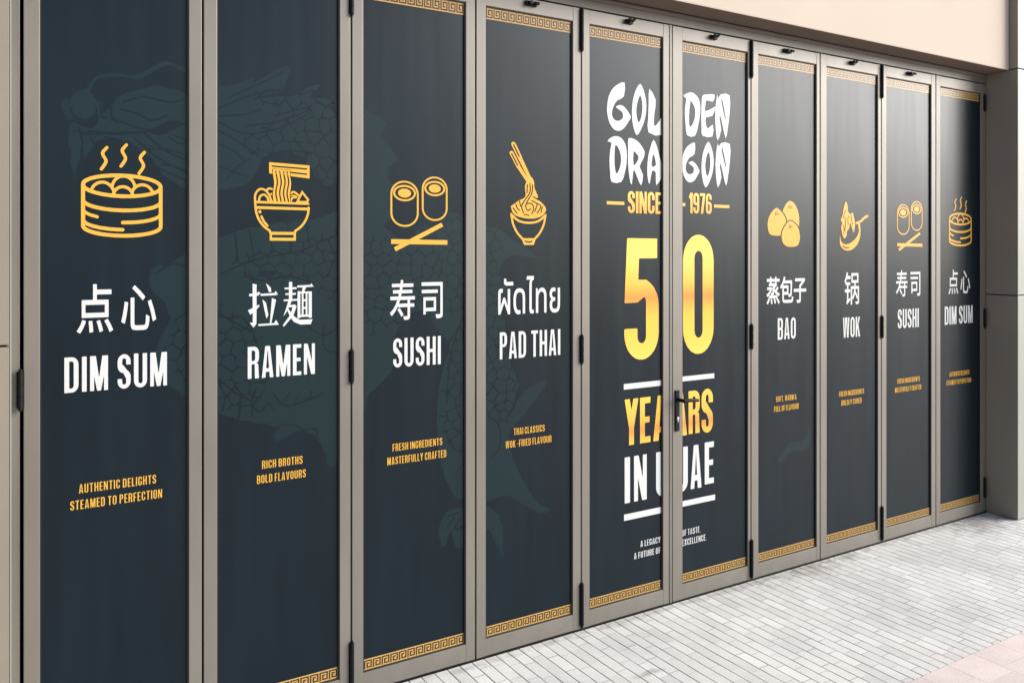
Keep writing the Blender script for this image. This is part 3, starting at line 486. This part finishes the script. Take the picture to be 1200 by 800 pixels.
# ------------------------------------------------------------------ setting
W, HD, N_LEAF = .5135, 2.65, 10
XE = W*N_LEAF                         # 5.135
XR, YC, YF, ZS = 5.1635, -.183, -.132, 2.712
pv = mat('concrete_pavers', (.5, .5, .5), .8)
def paving(m, bw, bh, c1, c2, mortar, joint, dirt=True, seed=0):
    tc = N(m, 'ShaderNodeTexCoord'); sp = N(m, 'ShaderNodeSeparateXYZ'); cb = N(m, 'ShaderNodeCombineXYZ')
    L(m, tc.outputs['Object'], sp.inputs[0]); L(m, sp.outputs['Y'], cb.inputs['X']); L(m, sp.outputs['X'], cb.inputs['Y'])
    # a slight wander so that the joints are not ruler straight
    wn = N(m, 'ShaderNodeTexNoise'); wn.inputs['Scale'].default_value = 7; L(m, tc.outputs['Object'], wn.inputs['Vector'])
    ws = N(m, 'ShaderNodeVectorMath', operation='MULTIPLY_ADD'); ws.inputs[1].default_value = (.008, .006, 0); ws.inputs[2].default_value = (-.004, -.003+seed, 0)
    L(m, wn.outputs['Color'], ws.inputs[0])
    ad = N(m, 'ShaderNodeVectorMath', operation='ADD'); L(m, cb.outputs[0], ad.inputs[0]); L(m, ws.outputs[0], ad.inputs[1])
    def mth(op, a, c=None, d=None):
        q = N(m, 'ShaderNodeMath', operation=op)
        for k, v in enumerate((a, c, d)):
            if v is None: continue
            if isinstance(v, (int, float)): q.inputs[k].default_value = v
            else: L(m, v, q.inputs[k])
        return q.outputs[0]
    s2 = N(m, 'ShaderNodeSeparateXYZ'); L(m, ad.outputs[0], s2.inputs[0])
    v = mth('DIVIDE', s2.outputs['Y'], bh); row = mth('FLOOR', v); fv = mth('SUBTRACT', v, row)
    wr = N(m, 'ShaderNodeTexWhiteNoise', noise_dimensions='1D'); L(m, row, wr.inputs['W'])
    u = mth('ADD', mth('DIVIDE', s2.outputs['X'], bw), mth('MULTIPLY', wr.outputs['Value'], 7.3)); col = mth('FLOOR', u); fu = mth('SUBTRACT', u, col)
    wc = N(m, 'ShaderNodeTexWhiteNoise', noise_dimensions='2D'); cbv = N(m, 'ShaderNodeCombineXYZ'); L(m, row, cbv.inputs[0]); L(m, col, cbv.inputs[1]); L(m, cbv.outputs[0], wc.inputs['Vector'])
    edge = lambda fr, size: mth('MULTIPLY', mth('MINIMUM', fr, mth('SUBTRACT', 1, fr)), size)
    # joint depth: full between rows, shallower across them, uneven along its length
    def jf(dist, wid):
        q = N(m, 'ShaderNodeMapRange'); q.interpolation_type = 'SMOOTHSTEP'; L(m, dist, q.inputs[0]); q.inputs[1].default_value = wid*.35; q.inputs[2].default_value = wid; q.inputs[3].default_value = 1; q.inputs[4].default_value = 0
        return q.outputs[0]
    jn = N(m, 'ShaderNodeTexNoise'); jn.inputs['Scale'].default_value = 9; jn.inputs['Detail'].default_value = 4; L(m, tc.outputs['Object'], jn.inputs['Vector'])
    jv = N(m, 'ShaderNodeMapRange'); jv.inputs[1].default_value = .35; jv.inputs[2].default_value = .6; jv.inputs[3].default_value = .55; jv.inputs[4].default_value = 1.0; L(m, jn.outputs[0], jv.inputs[0])
    jc = mth('MULTIPLY', jf(edge(fu, bw), joint*.8), mth('MULTIPLY', mth('POWER', wc.outputs['Value'], 1.0), .75))
    jfac = mth('MULTIPLY', mth('MAXIMUM', jf(edge(fv, bh), joint), jc), jv.outputs[0])
    rc = ramp(m, [(0, c2), (.06, [x*.93 for x in c2]), (.12, c2), (.85, c1), (1, [min(1, x*1.06) for x in c1])]); L(m, wc.outputs['Value'], rc.inputs[0])
    bmix = N(m, 'ShaderNodeMix', data_type='RGBA'); L(m, jfac, bmix.inputs[0]); L(m, rc.outputs[0], bmix.inputs[6]); bmix.inputs[7].default_value = (*mortar, 1)
    n = N(m, 'ShaderNodeTexNoise'); n.inputs['Scale'].default_value = 2.2; n.inputs['Detail'].default_value = 8; n.inputs['Roughness'].default_value = .65
    L(m, tc.outputs['Object'], n.inputs['Vector'])
    rp = ramp(m, [(.3, (.80, .80, .80)), (.62, (1.04, 1.04, 1.03))]); L(m, n.outputs[0], rp.inputs[0])
    g = N(m, 'ShaderNodeTexNoise'); g.inputs['Scale'].default_value = 160; g.inputs['Detail'].default_value = 3; L(m, tc.outputs['Object'], g.inputs['Vector'])
    rg = ramp(m, [(.3, (.86, .86, .86)), (.7, (1.06, 1.06, 1.06))]); L(m, g.outputs[0], rg.inputs[0])
    x1 = N(m, 'ShaderNodeMix', data_type='RGBA', blend_type='MULTIPLY'); x1.inputs[0].default_value = 1
    L(m, bmix.outputs[2], x1.inputs[6]); L(m, rp.outputs[0], x1.inputs[7])
    x2 = N(m, 'ShaderNodeMix', data_type='RGBA', blend_type='MULTIPLY'); x2.inputs[0].default_value = 1
    L(m, x1.outputs[2], x2.inputs[6]); L(m, rg.outputs[0], x2.inputs[7])
    last = x2.outputs[2]
    if dirt:      # blotches of grime along the door, with an outline of their own
        for cx, cy, rx, ry, amt in ((3.45, -.05, .42, .12, .6), (4.9, -.09, .36, .2, .65), (2.06, -.42, .12, .025, .6), (3.0, -.02, 2.8, .035, .5)):
            mp = N(m, 'ShaderNodeMapping'); mp.inputs['Location'].default_value = (-cx/rx, -cy/ry, 0); mp.inputs['Scale'].default_value = (1/rx, 1/ry, 0)
            L(m, tc.outputs['Object'], mp.inputs[0])
            ln = N(m, 'ShaderNodeVectorMath', operation='LENGTH'); L(m, mp.outputs[0], ln.inputs[0])
            dn = N(m, 'ShaderNodeTexNoise'); dn.inputs['Scale'].default_value = 14; dn.inputs['Detail'].default_value = 7; dn.inputs['Roughness'].default_value = .7
            L(m, tc.outputs['Object'], dn.inputs['Vector'])
            sm = N(m, 'ShaderNodeMath', operation='MULTIPLY_ADD'); sm.inputs[1].default_value = 3.2; L(m, dn.outputs[0], sm.inputs[0]); 
            sb = N(m, 'ShaderNodeMath', operation='SUBTRACT'); sb.inputs[0].default_value = -.75; L(m, ln.outputs[1], sb.inputs[1]); L(m, sb.outputs[0], sm.inputs[2])
            mr = N(m, 'ShaderNodeMapRange'); mr.inputs[1].default_value = 0; mr.inputs[2].default_value = .7; mr.inputs[3].default_value = 0; mr.inputs[4].default_value = amt
            L(m, sm.outputs[0], mr.inputs[0])
            x3 = N(m, 'ShaderNodeMix', data_type='RGBA', blend_type='MULTIPLY'); L(m, mr.outputs[0], x3.inputs[0]); L(m, last, x3.inputs[6]); x3.inputs[7].default_value = (.42, .38, .35, 1)
            last = x3.outputs[2]
    L(m, last, P(m).inputs['Base Color'])
    hm = N(m, 'ShaderNodeMath', operation='MULTIPLY_ADD'); hm.inputs[1].default_value = -1; L(m, jfac, hm.inputs[0])
    hs = N(m, 'ShaderNodeMath', operation='MULTIPLY'); hs.inputs[1].default_value = .25; L(m, g.outputs[0], hs.inputs[0]); L(m, hs.outputs[0], hm.inputs[2])
    bp = N(m, 'ShaderNodeBump'); bp.inputs['Strength'].default_value = .55; bp.inputs['Distance'].default_value = .004
    L(m, hm.outputs[0], bp.inputs['Height']); L(m, bp.outputs[0], P(m).inputs['Normal'])
    return m
paving(pv, .125, .0545, (.665, .65, .62), (.615, .60, .57), (.16, .148, .132), .0042)
pk = paving(mat('pink_pavers', (.6, .5, .5), .8), .36, .175, (.69, .585, .555), (.65, .55, .52), (.50, .43, .40), .0028, False, .05)
asph = noisy(mat('pale_sandy_ground', (.38, .34, .28), .9), (.38, .34, .28), .12, .6, rough=.9, bump=.3)
def sheet(name, x0, x1, y0, y1, z, m):
    bm = bmesh.new(); bm.faces.new([bm.verts.new(p) for p in ((x0, y0, z), (x1, y0, z), (x1, y1, z), (x0, y1, z))])
    o = mesh(name, bm, m); o['kind'] = 'structure'; return o
sheet('ground', -1500, 1500, -1500, 1500, -.13, asph)
g1 = bmesh.new(); box(g1, -14, 18, -.979, .6, -.125, 0); tag(mesh('grey_pavement', g1, pv), None, kind='structure')
g2 = bmesh.new(); box(g2, -14, 18, -9, -.983, -.125, .0); tag(mesh('pink_pavement', g2, pk), None, kind='structure')

# facade pieces around the opening
def panels(name, m, gapm, x0, x1, y0, y1, zs, label, cat, fm=None, bevel=.003):
    """cladding in courses with open joints between them, on a dark backing"""
    t = empty(name, ((x0+x1)/2, y0, 0)); dx, dy = t.location.x, t.location.y
    for a, b in zip(zs[:-1], zs[1:]):
        bm = bmesh.new(); box(bm, x0-dx, x1-dx, 0, y1-dy, a+.003, b-.003, bevel)
        if fm is not None:
            for f in bm.faces:
                if f.normal.y < -.9: f.material_index = 1
        mesh('cladding_panel', bm, [m, fm] if fm is not None else m, t)
    bx('joint_backing', gapm, t, x0-dx+.008, x1-dx-.008, .008, y1-dy-.002, zs[0]+.004, zs[-1]-.01)
    return tag(t, label, cat)
panels('stone_pillar', M['pillar'], M['inside'], -2.2, -.0335, YC, .32, (0.002, 1.353, 2.72, 4.1, 6.2), 'tan clad pillar with one dark joint, at the left end of the doors', 'pillar')
sp_ = bpy.data.objects['stone_pillar']
bx('lit_edge_strip', M['front'], sp_, -.0330-sp_.location.x, -.0300-sp_.location.x, -.0015, .012, .003, 6.19, bevel=.0008)  # added pale strip, colours in the sunlit edge of the pillar
panels('clad_column', M['ret'], M['inside'], XR, 7.6, YC, .32, (0.002, 1.353, 2.718, 4.1, 6.2), 'clad column, shade coloured into its side and sunlight into its front, at the far end of the doors', 'column', M['front'])
f = empty('fascia_beam', (XE/2, YF, ZS))
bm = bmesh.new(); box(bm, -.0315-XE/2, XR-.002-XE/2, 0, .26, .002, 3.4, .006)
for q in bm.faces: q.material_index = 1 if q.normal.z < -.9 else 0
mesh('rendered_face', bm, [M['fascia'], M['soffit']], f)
tag(f, 'peach rendered beam with brown underside above the folding doors', 'beam')

# frame of the opening
fr = empty('door_frame', (XE/2, .02, 0))
ox = XE/2
def fbx(name, x0, x1, y0, y1, z0, z1, m=M['head'], bevel=.002): return bx(name, m, fr, x0-ox, x1-ox, y0-.02, y1-.02, z0, z1, bevel=bevel)
fbx('head_rail', -.0325, XR-.003, .004, .09, HD+.006, ZS-.003)
fbx('track', -.0300, XR-.006, -.004, .002, ZS-.020, ZS-.0035)
fbx('jamb', -.0325, -.006, .008, .09, .002, HD+.003, M['frame'])
fbx('jamb', XE+.004, XR-.002, .008, .09, .002, HD+.003, M['frame'])
fbx('threshold', -.0325, XR-.003, .004, .09, .001, .010, M['black'], .001)
tag(fr, 'taupe metal frame with head rail and jambs round the folding doors', 'door frame')
bx('light_block_wall', M['inside'], None, -.4, XE+.4, .34, .40, 0, 3.2)  # unseen backing, added so no light leaks through the leaf gaps
iw = bpy.data.objects['light_block_wall']; tag(iw, 'unseen dark backing added behind the folding doors to block light', 'wall')

# ------------------------------------------------------------------ the ten door leaves
PY = .0095          # print surface behind the face of the stiles
names = {0: 'dim sum', 1: 'ramen', 2: 'sushi', 3: 'pad thai', 6: 'bao', 7: 'wok', 8: 'sushi', 9: 'dim sum'}
labels = {0: 'tall folding door leaf with large dim sum steamer print beside the tan pillar', 1: 'folding door leaf printed with a ramen bowl and chopsticks',
          2: 'folding door leaf printed with two sushi rolls, beside the pad thai leaf', 3: 'folding door leaf with pad thai noodle bowl print and Thai lettering',
          4: 'folding door leaf printed with the numeral five and letters GOL DRA', 5: 'folding door leaf with black lever handle and large zero print',
          6: 'folding door leaf printed with three bao buns', 7: 'folding door leaf printed with a flaming wok',
          8: 'folding door leaf with two sushi rolls, between the wok leaf and the farthest leaf', 9: 'farthest folding door leaf with dim sum print beside the dark column'}
OPEN = {i: (.0455, .4700) for i in range(10)}
OPEN[5] = (.0640, .4930); OPEN[6] = (.0520, .4860); OPEN[7] = (.0520, .4840); OPEN[4] = (.0440, .4600)
ZB, ZT = .080, 2.590            # panel opening
def hinge(parent, x, z0, z1, n):
    bm = bmesh.new(); h = (z1-z0)/n
    for k in range(n):
        cyl(bm, (x, -.006, z0+k*h+.0008), (x, -.006, z0+(k+1)*h-.0008), .0078, 18, bevel=.0012)
    cyl(bm, (x, -.006, z0-.006), (x, -.006, z1+.006), .0055, 12, bevel=.001)
    for s in (-1, 1): box(bm, x+s*.0055-.0045, x+s*.0055+.0045, -.0022, .004, z0+.003, z1-.003)
    return mesh('hinge', bm, M['black'], parent, True)
def key_border(parent, x0, x1, z0, z1, y, mirror=False):
    bm = bmesh.new()
    def quad(a, b, c, d, yy, mi):
        q = bm.faces.new([bm.verts.new(p) for p in ((a, yy, c), (b, yy, c), (b, yy, d), (a, yy, d))]); q.material_index = mi
    quad(x0, x1, z0, z1, y, 0)
    n = 12; u = (x1-x0)/n; h = z1-z0; e = h*.10
    def seg(ax, ay, bx_, by, cx, t, yy):
        X0, X1 = sorted((ax, bx_)); Y0, Y1 = sorted((ay, by))
        quad(cx+(X0-t)*u, cx+(X1+t)*u, z0+e+(Y0-t)*(h-2*e), z0+e+(Y1+t)*(h-2*e), yy, 1)
    for k in range(n):
        cx = x0+k*u
        pts = [(.13, .06), (.13, .90), (.87, .90), (.87, .14), (.42, .14), (.42, .60), (.60, .60)]
        if mirror: pts = [(a, 1-b) for a, b in pts]
        for i in range(len(pts)-1):
            seg(*pts[i], *pts[i+1], cx, .078, y-.00018-.00004*i)
    o = mesh('key_border', bm, [M['border_gold'], M['border_dark']], parent)
    return o
# faint dragon laid across the first four leaves
def smooth_dragon():
    pr = lambda s: [(s[i]/1000, s[i+1]/1000) for i in range(0, len(s), 2)]
    h = .004
    X, Y = grid(0, .34, 2.08, 2.30, h)
    Fd = U(*[sd_poly(X, Y, crom(pr(s), 3, True)) for s in DRAG['fill']])
    for s in DRAG['line']: Fd = U(Fd, stroke(X, Y, crom(pr(s), 4), .012))
    # lapped scales inside the marked stretches of the body
    Sc = U(*[sd_poly(X, Y, pr(s)) for s in DRAG['scale']])-.03
    tri = lambda v: np.abs(v % 1-.5)*4-1
    Fd = Fd+np.where((X > .98) & (Y > 1.62), .024*tri(Y*9+X*4), .003*tri(Y*16-X*13))
    hair = np.abs(tri(X*2.2+Y*9+.35*np.sin(X*11)+.25*np.sin(Y*7)))*.025-.0022      # flowing mane lines
    hair = np.maximum(hair, U(*[sd_poly(X, Y, crom(pr(DRAG['fill'][k]), 3, True)) for k in (3, 8)])+.012)
    rng = np.random.RandomState(5); a = .050; F1 = np.full(X.shape, 9.); F2 = F1.copy()      # irregular scales, like a net
    for r in range(int(2.1/a)+2):
        for q in range(int(2.0/a/.86)+2):
            px_, py_ = (r+.5*(q % 2)+rng.uniform(-.36, .36))*a, .3+(q+rng.uniform(-.34, .34))*a*.86
            ax, bx0 = max(0, int((px_-.11)/h)), int((px_+.11)/h)+1; ay, by0 = max(0, int((py_-.11-Y[0, 0])/h)), int((py_+.11-Y[0, 0])/h)+1
            if bx0 <= ax or by0 <= ay or ax >= X.shape[1] or ay >= X.shape[0]: continue
            sl_ = (slice(ay, by0), slice(ax, bx0)); dd = np.hypot(X[sl_]-px_, Y[sl_]-py_)
            f1, f2 = F1[sl_], F2[sl_]
            F2[sl_] = np.where(dd < f1, f1, np.minimum(f2, dd)); F1[sl_] = np.minimum(f1, dd)
    scal = np.maximum((F2-F1)/2-.0019, Sc)
    cut = U(*[stroke(X, Y, crom(pr(s), 4), .0052) for s in DRAG['cut']])
    return X, Y, D(Fd, cut, scal, hair)
DX, DY, DF = smooth_dragon()

def leaf(i):
    t = empty('folding_door_leaf', (i*W, 0, 0)); x0, x1 = OPEN[i]
    e0, e1 = .0032, W-.0032
    zb, zt = .012, HD
    bx('stile', M['frame'], t, e0, x0, 0, .045, zb, zt, bevel=.0022)
    bx('stile', M['frame'], t, x1, e1, 0, .045, zb, zt, bevel=.0022)
    bx('top_rail', M['frame'], t, x0-.0005, x1+.0005, .0006, .044, ZT, zt-.001, bevel=.0015)
    bx('bottom_rail', M['frame'], t, x0-.0005, x1+.0005, .0006, .044, zb+.001, ZB, bevel=.0015)
    bm = bmesh.new(); g = .004
    box(bm, x0, x0+g, .004, .02, ZB, ZT); box(bm, x1-g, x1, .004, .02, ZB, ZT)
    box(bm, x0+g, x1-g, .0042, .02, ZT-g, ZT); box(bm, x0+g, x1-g, .0042, .02, ZB, ZB+g)
    mesh('gasket', bm, M['rubber'], t)
    if i < 9: bx('gap_light_block', M['rubber'], t, e1-.004, W+.006, .0455, .052, zb, zt)  # added strip behind the gap, keeps it black between leaves
    if i in (4,): bx('meeting_strip', M['frame'], t, e1-.012, e1-.001, -.003, .0-.0001, zb, zt, bevel=.001)
    p = bx('printed_panel', M['film'], t, x0-.001, x1+.001, PY+.0012, .03, ZB-.001, ZT+.001)
    k0, k1 = x0+.0045, x1-.0045
    yb, y1, y2 = PY+.0004, PY+.0008, PY
    key_border(p, k0, k1, .0845, .1235, yb); key_border(p, k0, k1, 2.540, 2.5855, yb, True)
    if i < 4:
        msk = I(DF, rect(DX, DY, i*W+k0, .3, i*W+k1, 2.35))
        j0 = max(0, int((i*W-.02)/.004)); j1 = int(((i+1)*W+.02)/.004)
        lp = contours(DX[:, j0:j1], DY[:, j0:j1], msk[:, j0:j1], .0012)
        fill('dragon_print', [[(a-i*W, b) for a, b in l] for l in lp], M['dragon'], p, y1)
    if i == 6:
        X, Y = grid(.05, .55, .45, 1.05, .005)
        ps = [(.155, .515), (.179, .519), (.237, .580), (.294, .620), (.385, .618), (.451, .654), (.490, .760)]
        Fd = I(stroke(X, Y, crom(ps), .012, .075), rect(X, Y, k0, .4, k1, 1.1))
        fill('dragon_print', contours(X, Y, Fd, .0012)[:1], M['dragon'], p, y1)
    Wm, Gm = M['white'], M['gold']
    ttl = dict(z0=1.181, z1=1.2915)
    tw = {0: (.1101, .4052, 'DIM SUM'), 1: (.1468, .3823, 'RAMEN'), 2: (.1663, .3660, 'SUSHI'), 3: (.1151, .4123, 'PAD THAI'), 6: (.2010, .3371, 'BAO'), 7: (.1954, .3413, 'WOK'), 8: (.1618, .3615, 'SUSHI'), 9: (.1035, .3993, 'DIM SUM')}
    if i in tw:
        a, b, s = tw[i]; zo = {6: -.010, 7: -.027}.get(i, 0)
        text('dish_name_lettering', s, a, b, 1.181+zo, 1.2915+zo, Wm, p, y2)
    tg = {0: (('AUTHENTIC DELIGHTS', .1504, .3718), ('STEAMED TO PERFECTION', .1267, .3897)), 1: (('RICH BROTHS', .1956, .3372), ('BOLD FLAVOURS', .1783, .3488)),
          2: (('FRESH INGREDIENTS', .1646, .3715), ('MASTERFULLY CRAFTED', .1434, .3888)), 3: (('THAI CLASSICS', .1815, .3326), ('WOK -FRIED FLAVOUR', .1431, .3669)),
          6: (('SOFT, WARM &', .1885, .3410), ('FULL OF FLAVOUR', .1742, .3585)), 7: (('FRESH INGREDIENTS', .1644, .3743), ('BOLDLY CURED', .1834, .3537)),
          8: (('FRESH INGREDIENTS', .1578, .3714), ('MASTERFULLY CRAFTED', .1366, .3846)), 9: (('AUTHENTIC DELIGHTS', .1524, .3625), ('STEAMED TO PERFECTION', .1209, .3809))}
    if i in tg:
        zo = {6: -.010, 7: -.028}.get(i, 0)
        lines([(tg[i][0][0], *tg[i][0][1:], .870+zo, .8985+zo), (tg[i][1][0], *tg[i][1][1:], .821+zo, .8500+zo)], Gm, p, y2)
    ch = 'chinese_lettering'
    if i == 0: words(ch, ['dian', 'xin'], .1448, .3718, 1.362, 1.513, Wm, p, y2, 12, 215); icon(icon_steamer, p, .1563, .3910, 1.658, 1.956, y2)
    if i == 1: words('japanese_lettering', ['la', 'men'], .1482, .3768, 1.354, 1.509, Wm, p, y2, 0, 130); icon(icon_ramen, p, .1682, .3629, 1.652, 1.922, y2)
    if i == 2: words('japanese_lettering', ['shou', 'si'], .1543, .3734, 1.358, 1.509, Wm, p, y2, 8, 250); icon(icon_sushi, p, .1560, .3944, 1.616, 1.902, y2)
    if i == 3: words('thai_lettering', ['thai'], .1083, .4102, 1.360, 1.515, Wm, p, y2, 7); icon(icon_noodles, p, .1613, .3420, 1.642, 2.060, y2)
    if i == 6: words(ch, ['zheng', 'bao', 'zi'], .1205, .4161, 1.352, 1.490, Wm, p, y2, 18, 30); icon(icon_bao, p, .1273, .3676, 1.640, 1.874, y2)
    if i == 7: words(ch, ['guo'], .2089, .3318, 1.330, 1.506, Wm, p, y2, 8); icon(icon_wok, p, .1693, .4128, 1.621, 1.884, y2)
    if i == 8: words('japanese_lettering', ['shou', 'si'], .1460, .3755, 1.361, 1.511, Wm, p, y2, 8, 250); icon(icon_sushi, p, .1539, .3962, 1.619, 1.907, y2)
    if i == 9: words(ch, ['dian', 'xin'], .1428, .3698, 1.362, 1.509, Wm, p, y2, 8, 215); icon(icon_steamer, p, .1472, .3873, 1.648, 1.949, y2)
    pr = lambda s, dx: [(s[k]/1000-dx, s[k+1]/1000) for k in range(0, len(s), 2)]
    if i == 4:
        fill('shop_name_lettering', [crom(pr(s, i*W), 2, True) for s in GOLD['left']], Wm, p, y2)
        bm = bmesh.new()
        o = text('founding_lettering', 'SINCE', .2615, .4555, 1.786, 1.884, M['since'], p, y2)
        for nm, m, q in (('founding_dash', M['since'], (.1438, .2417, 1.821, 1.835)), ('white_rule', Wm, (.2388, .4560, 1.006, 1.031)), ('white_rule', Wm, (.2402, .4560, .427, .455))):
            fill(nm, [[(q[0], q[2]), (q[1], q[2]), (q[1], q[3]), (q[0], q[3])]], m, p, y2)
        text('anniversary_numeral', '5', .2417, .4413, 1.132, 1.675, M['fifty'], p, y2)
        lp, wd = layout('YE'); l2, w2 = layout('A')
        fill('years_lettering', fit(lp, (0, 0, wd, 1), (.2436, .758, .3927, .962))+fit(l2, (0, 0, w2, 1), (.4083, .758, .5030, .962)), M['years'], p, y2)
        l1, w1 = layout('I'); l2, w2 = layout('N'); l3, w3 = layout('U')
        fill('country_lettering', fit(l1, (0, 0, w1, 1), (.2436, .503, .2741, .706))+fit(l2, (0, 0, w2, 1), (.2970, .503, .3707, .706))+fit(l3, (0, 0, w3, 1), (.4260, .503, .5050, .706)), Wm, p, y2)
        lines([('A LEGACY', .3339, .4520, .294, .322), ('A FUTURE OF', .2970, .4520, .246, .2745)], Wm, p, y2)
    if i == 5:
        fill('shop_name_lettering', [crom(pr(s, i*W), 2, True) for s in GOLD['right']], Wm, p, y2)
        text('founding_lettering', '1976', .1132, .2584, 1.794, 1.890, M['since'], p, y2)
        for nm, m, q in (('founding_dash', M['since'], (.0600, .0897, 1.826, 1.841)), ('founding_dash', M['since'], (.2729, .3754, 1.825, 1.839)), ('white_rule', Wm, (.0632, .2752, 1.0145, 1.0375)), ('white_rule', Wm, (.0632, .2808, .435, .461))):
            fill(nm, [[(q[0], q[2]), (q[1], q[2]), (q[1], q[3]), (q[0], q[3])]], m, p, y2)
        text('anniversary_numeral', '0', .0759, .2712, 1.136, 1.695, M['fifty'], p, y2)
        sp = lambda *a: sum([fit(*((lambda l: (l[0], (0, 0, l[1], 1)))(layout(c))), (x, z0, xx, z1)) for c, x, xx, z0, z1 in a], [])
        fill('years_lettering', sp(('A', .010, .1009, .764, .962), ('R', .1105, .1813, .766, .966), ('S', .1928, .2662, .761, .968)), M['years'], p, y2)
        fill('country_lettering', sp(('U', .028, .1057, .505, .711), ('A', .1228, .1928, .508, .711), ('E', .2131, .2729, .517, .715)), Wm, p, y2)
        lines([('OF TASTE.', .0705, .1862, .298, .327), ('EXCELLENCE.', .0705, .2246, .253, .283)], Wm, p, y2)
        # lever handle on the left stile
        hd = mesh('lever_handle', (lambda b: (box(b, .0165, .0400, -.0075, 0-.0002, .792, .980, .0025), b)[1])(bmesh.new()), M['black'], t)
        bm = bmesh.new(); cyl(bm, (.028, -.007, .937), (.028, -.052, .937), .0085, 18, bevel=.001)
        cyl(bm, (.022, -.052, .938), (.060, -.055, .938), .0085, 16, .0085, bevel=.002); cyl(bm, (.058, -.055, .938), (.110, -.056, .934), .0085, 16, .0075, bevel=.002)
        mesh('lever', bm, M['black'], hd, True)
        bm = bmesh.new(); cyl(bm, (.028, -.007, .852), (.028, -.0115, .852), .0075, 18, bevel=.001); box(bm, .0245, .0315, -.0112, -.007, .834, .848, .0015)
        mesh('key_cylinder', bm, M['steel'], hd, True)
    # black latch on the top rail
    if 3 <= i <= 8:
        bm = bmesh.new(); k = (.85 if i in (3, 6, 8) else .62); tl = (.0 if i in (3, 6, 8) else .006)
        box(bm, .2565-.034*k, .2565+.034*k, -.010, -.0002, 2.618, 2.6385, .003)
        cyl(bm, (.2565-.012*k, -.009, 2.628), (.2565-.012*k, -.026, 2.628+tl), .0085, 16, bevel=.0015)
        cyl(bm, (.2565+.010*k, -.020, 2.628), (.2565+.034*k, -.022, 2.628+tl*2), .0065, 14, bevel=.0015)
        mesh('latch', bm, M['black'], t, True)
    if i in (2, 4, 6, 8):
        hinge(t, 0, 2.470, 2.644, 6); hinge(t, 0, 1.143, 1.257, 3); hinge(t, 0, .026, .203, 6)
    if i == 0:
        hinge(t, -.005, 2.486, 2.581, 3); hinge(t, -.005, 1.147, 1.260, 3); hinge(t, -.005, .104, .22, 3)
    if i == 9:
        hinge(t, W-.006, 2.486, 2.581, 3); hinge(t, W-.006, 1.150, 1.261, 3); hinge(t, W-.006, .104, .22, 3)
    tag(t, labels[i], 'door', 'leaves of the folding doors')
    return t
for i in range(N_LEAF): leaf(i)
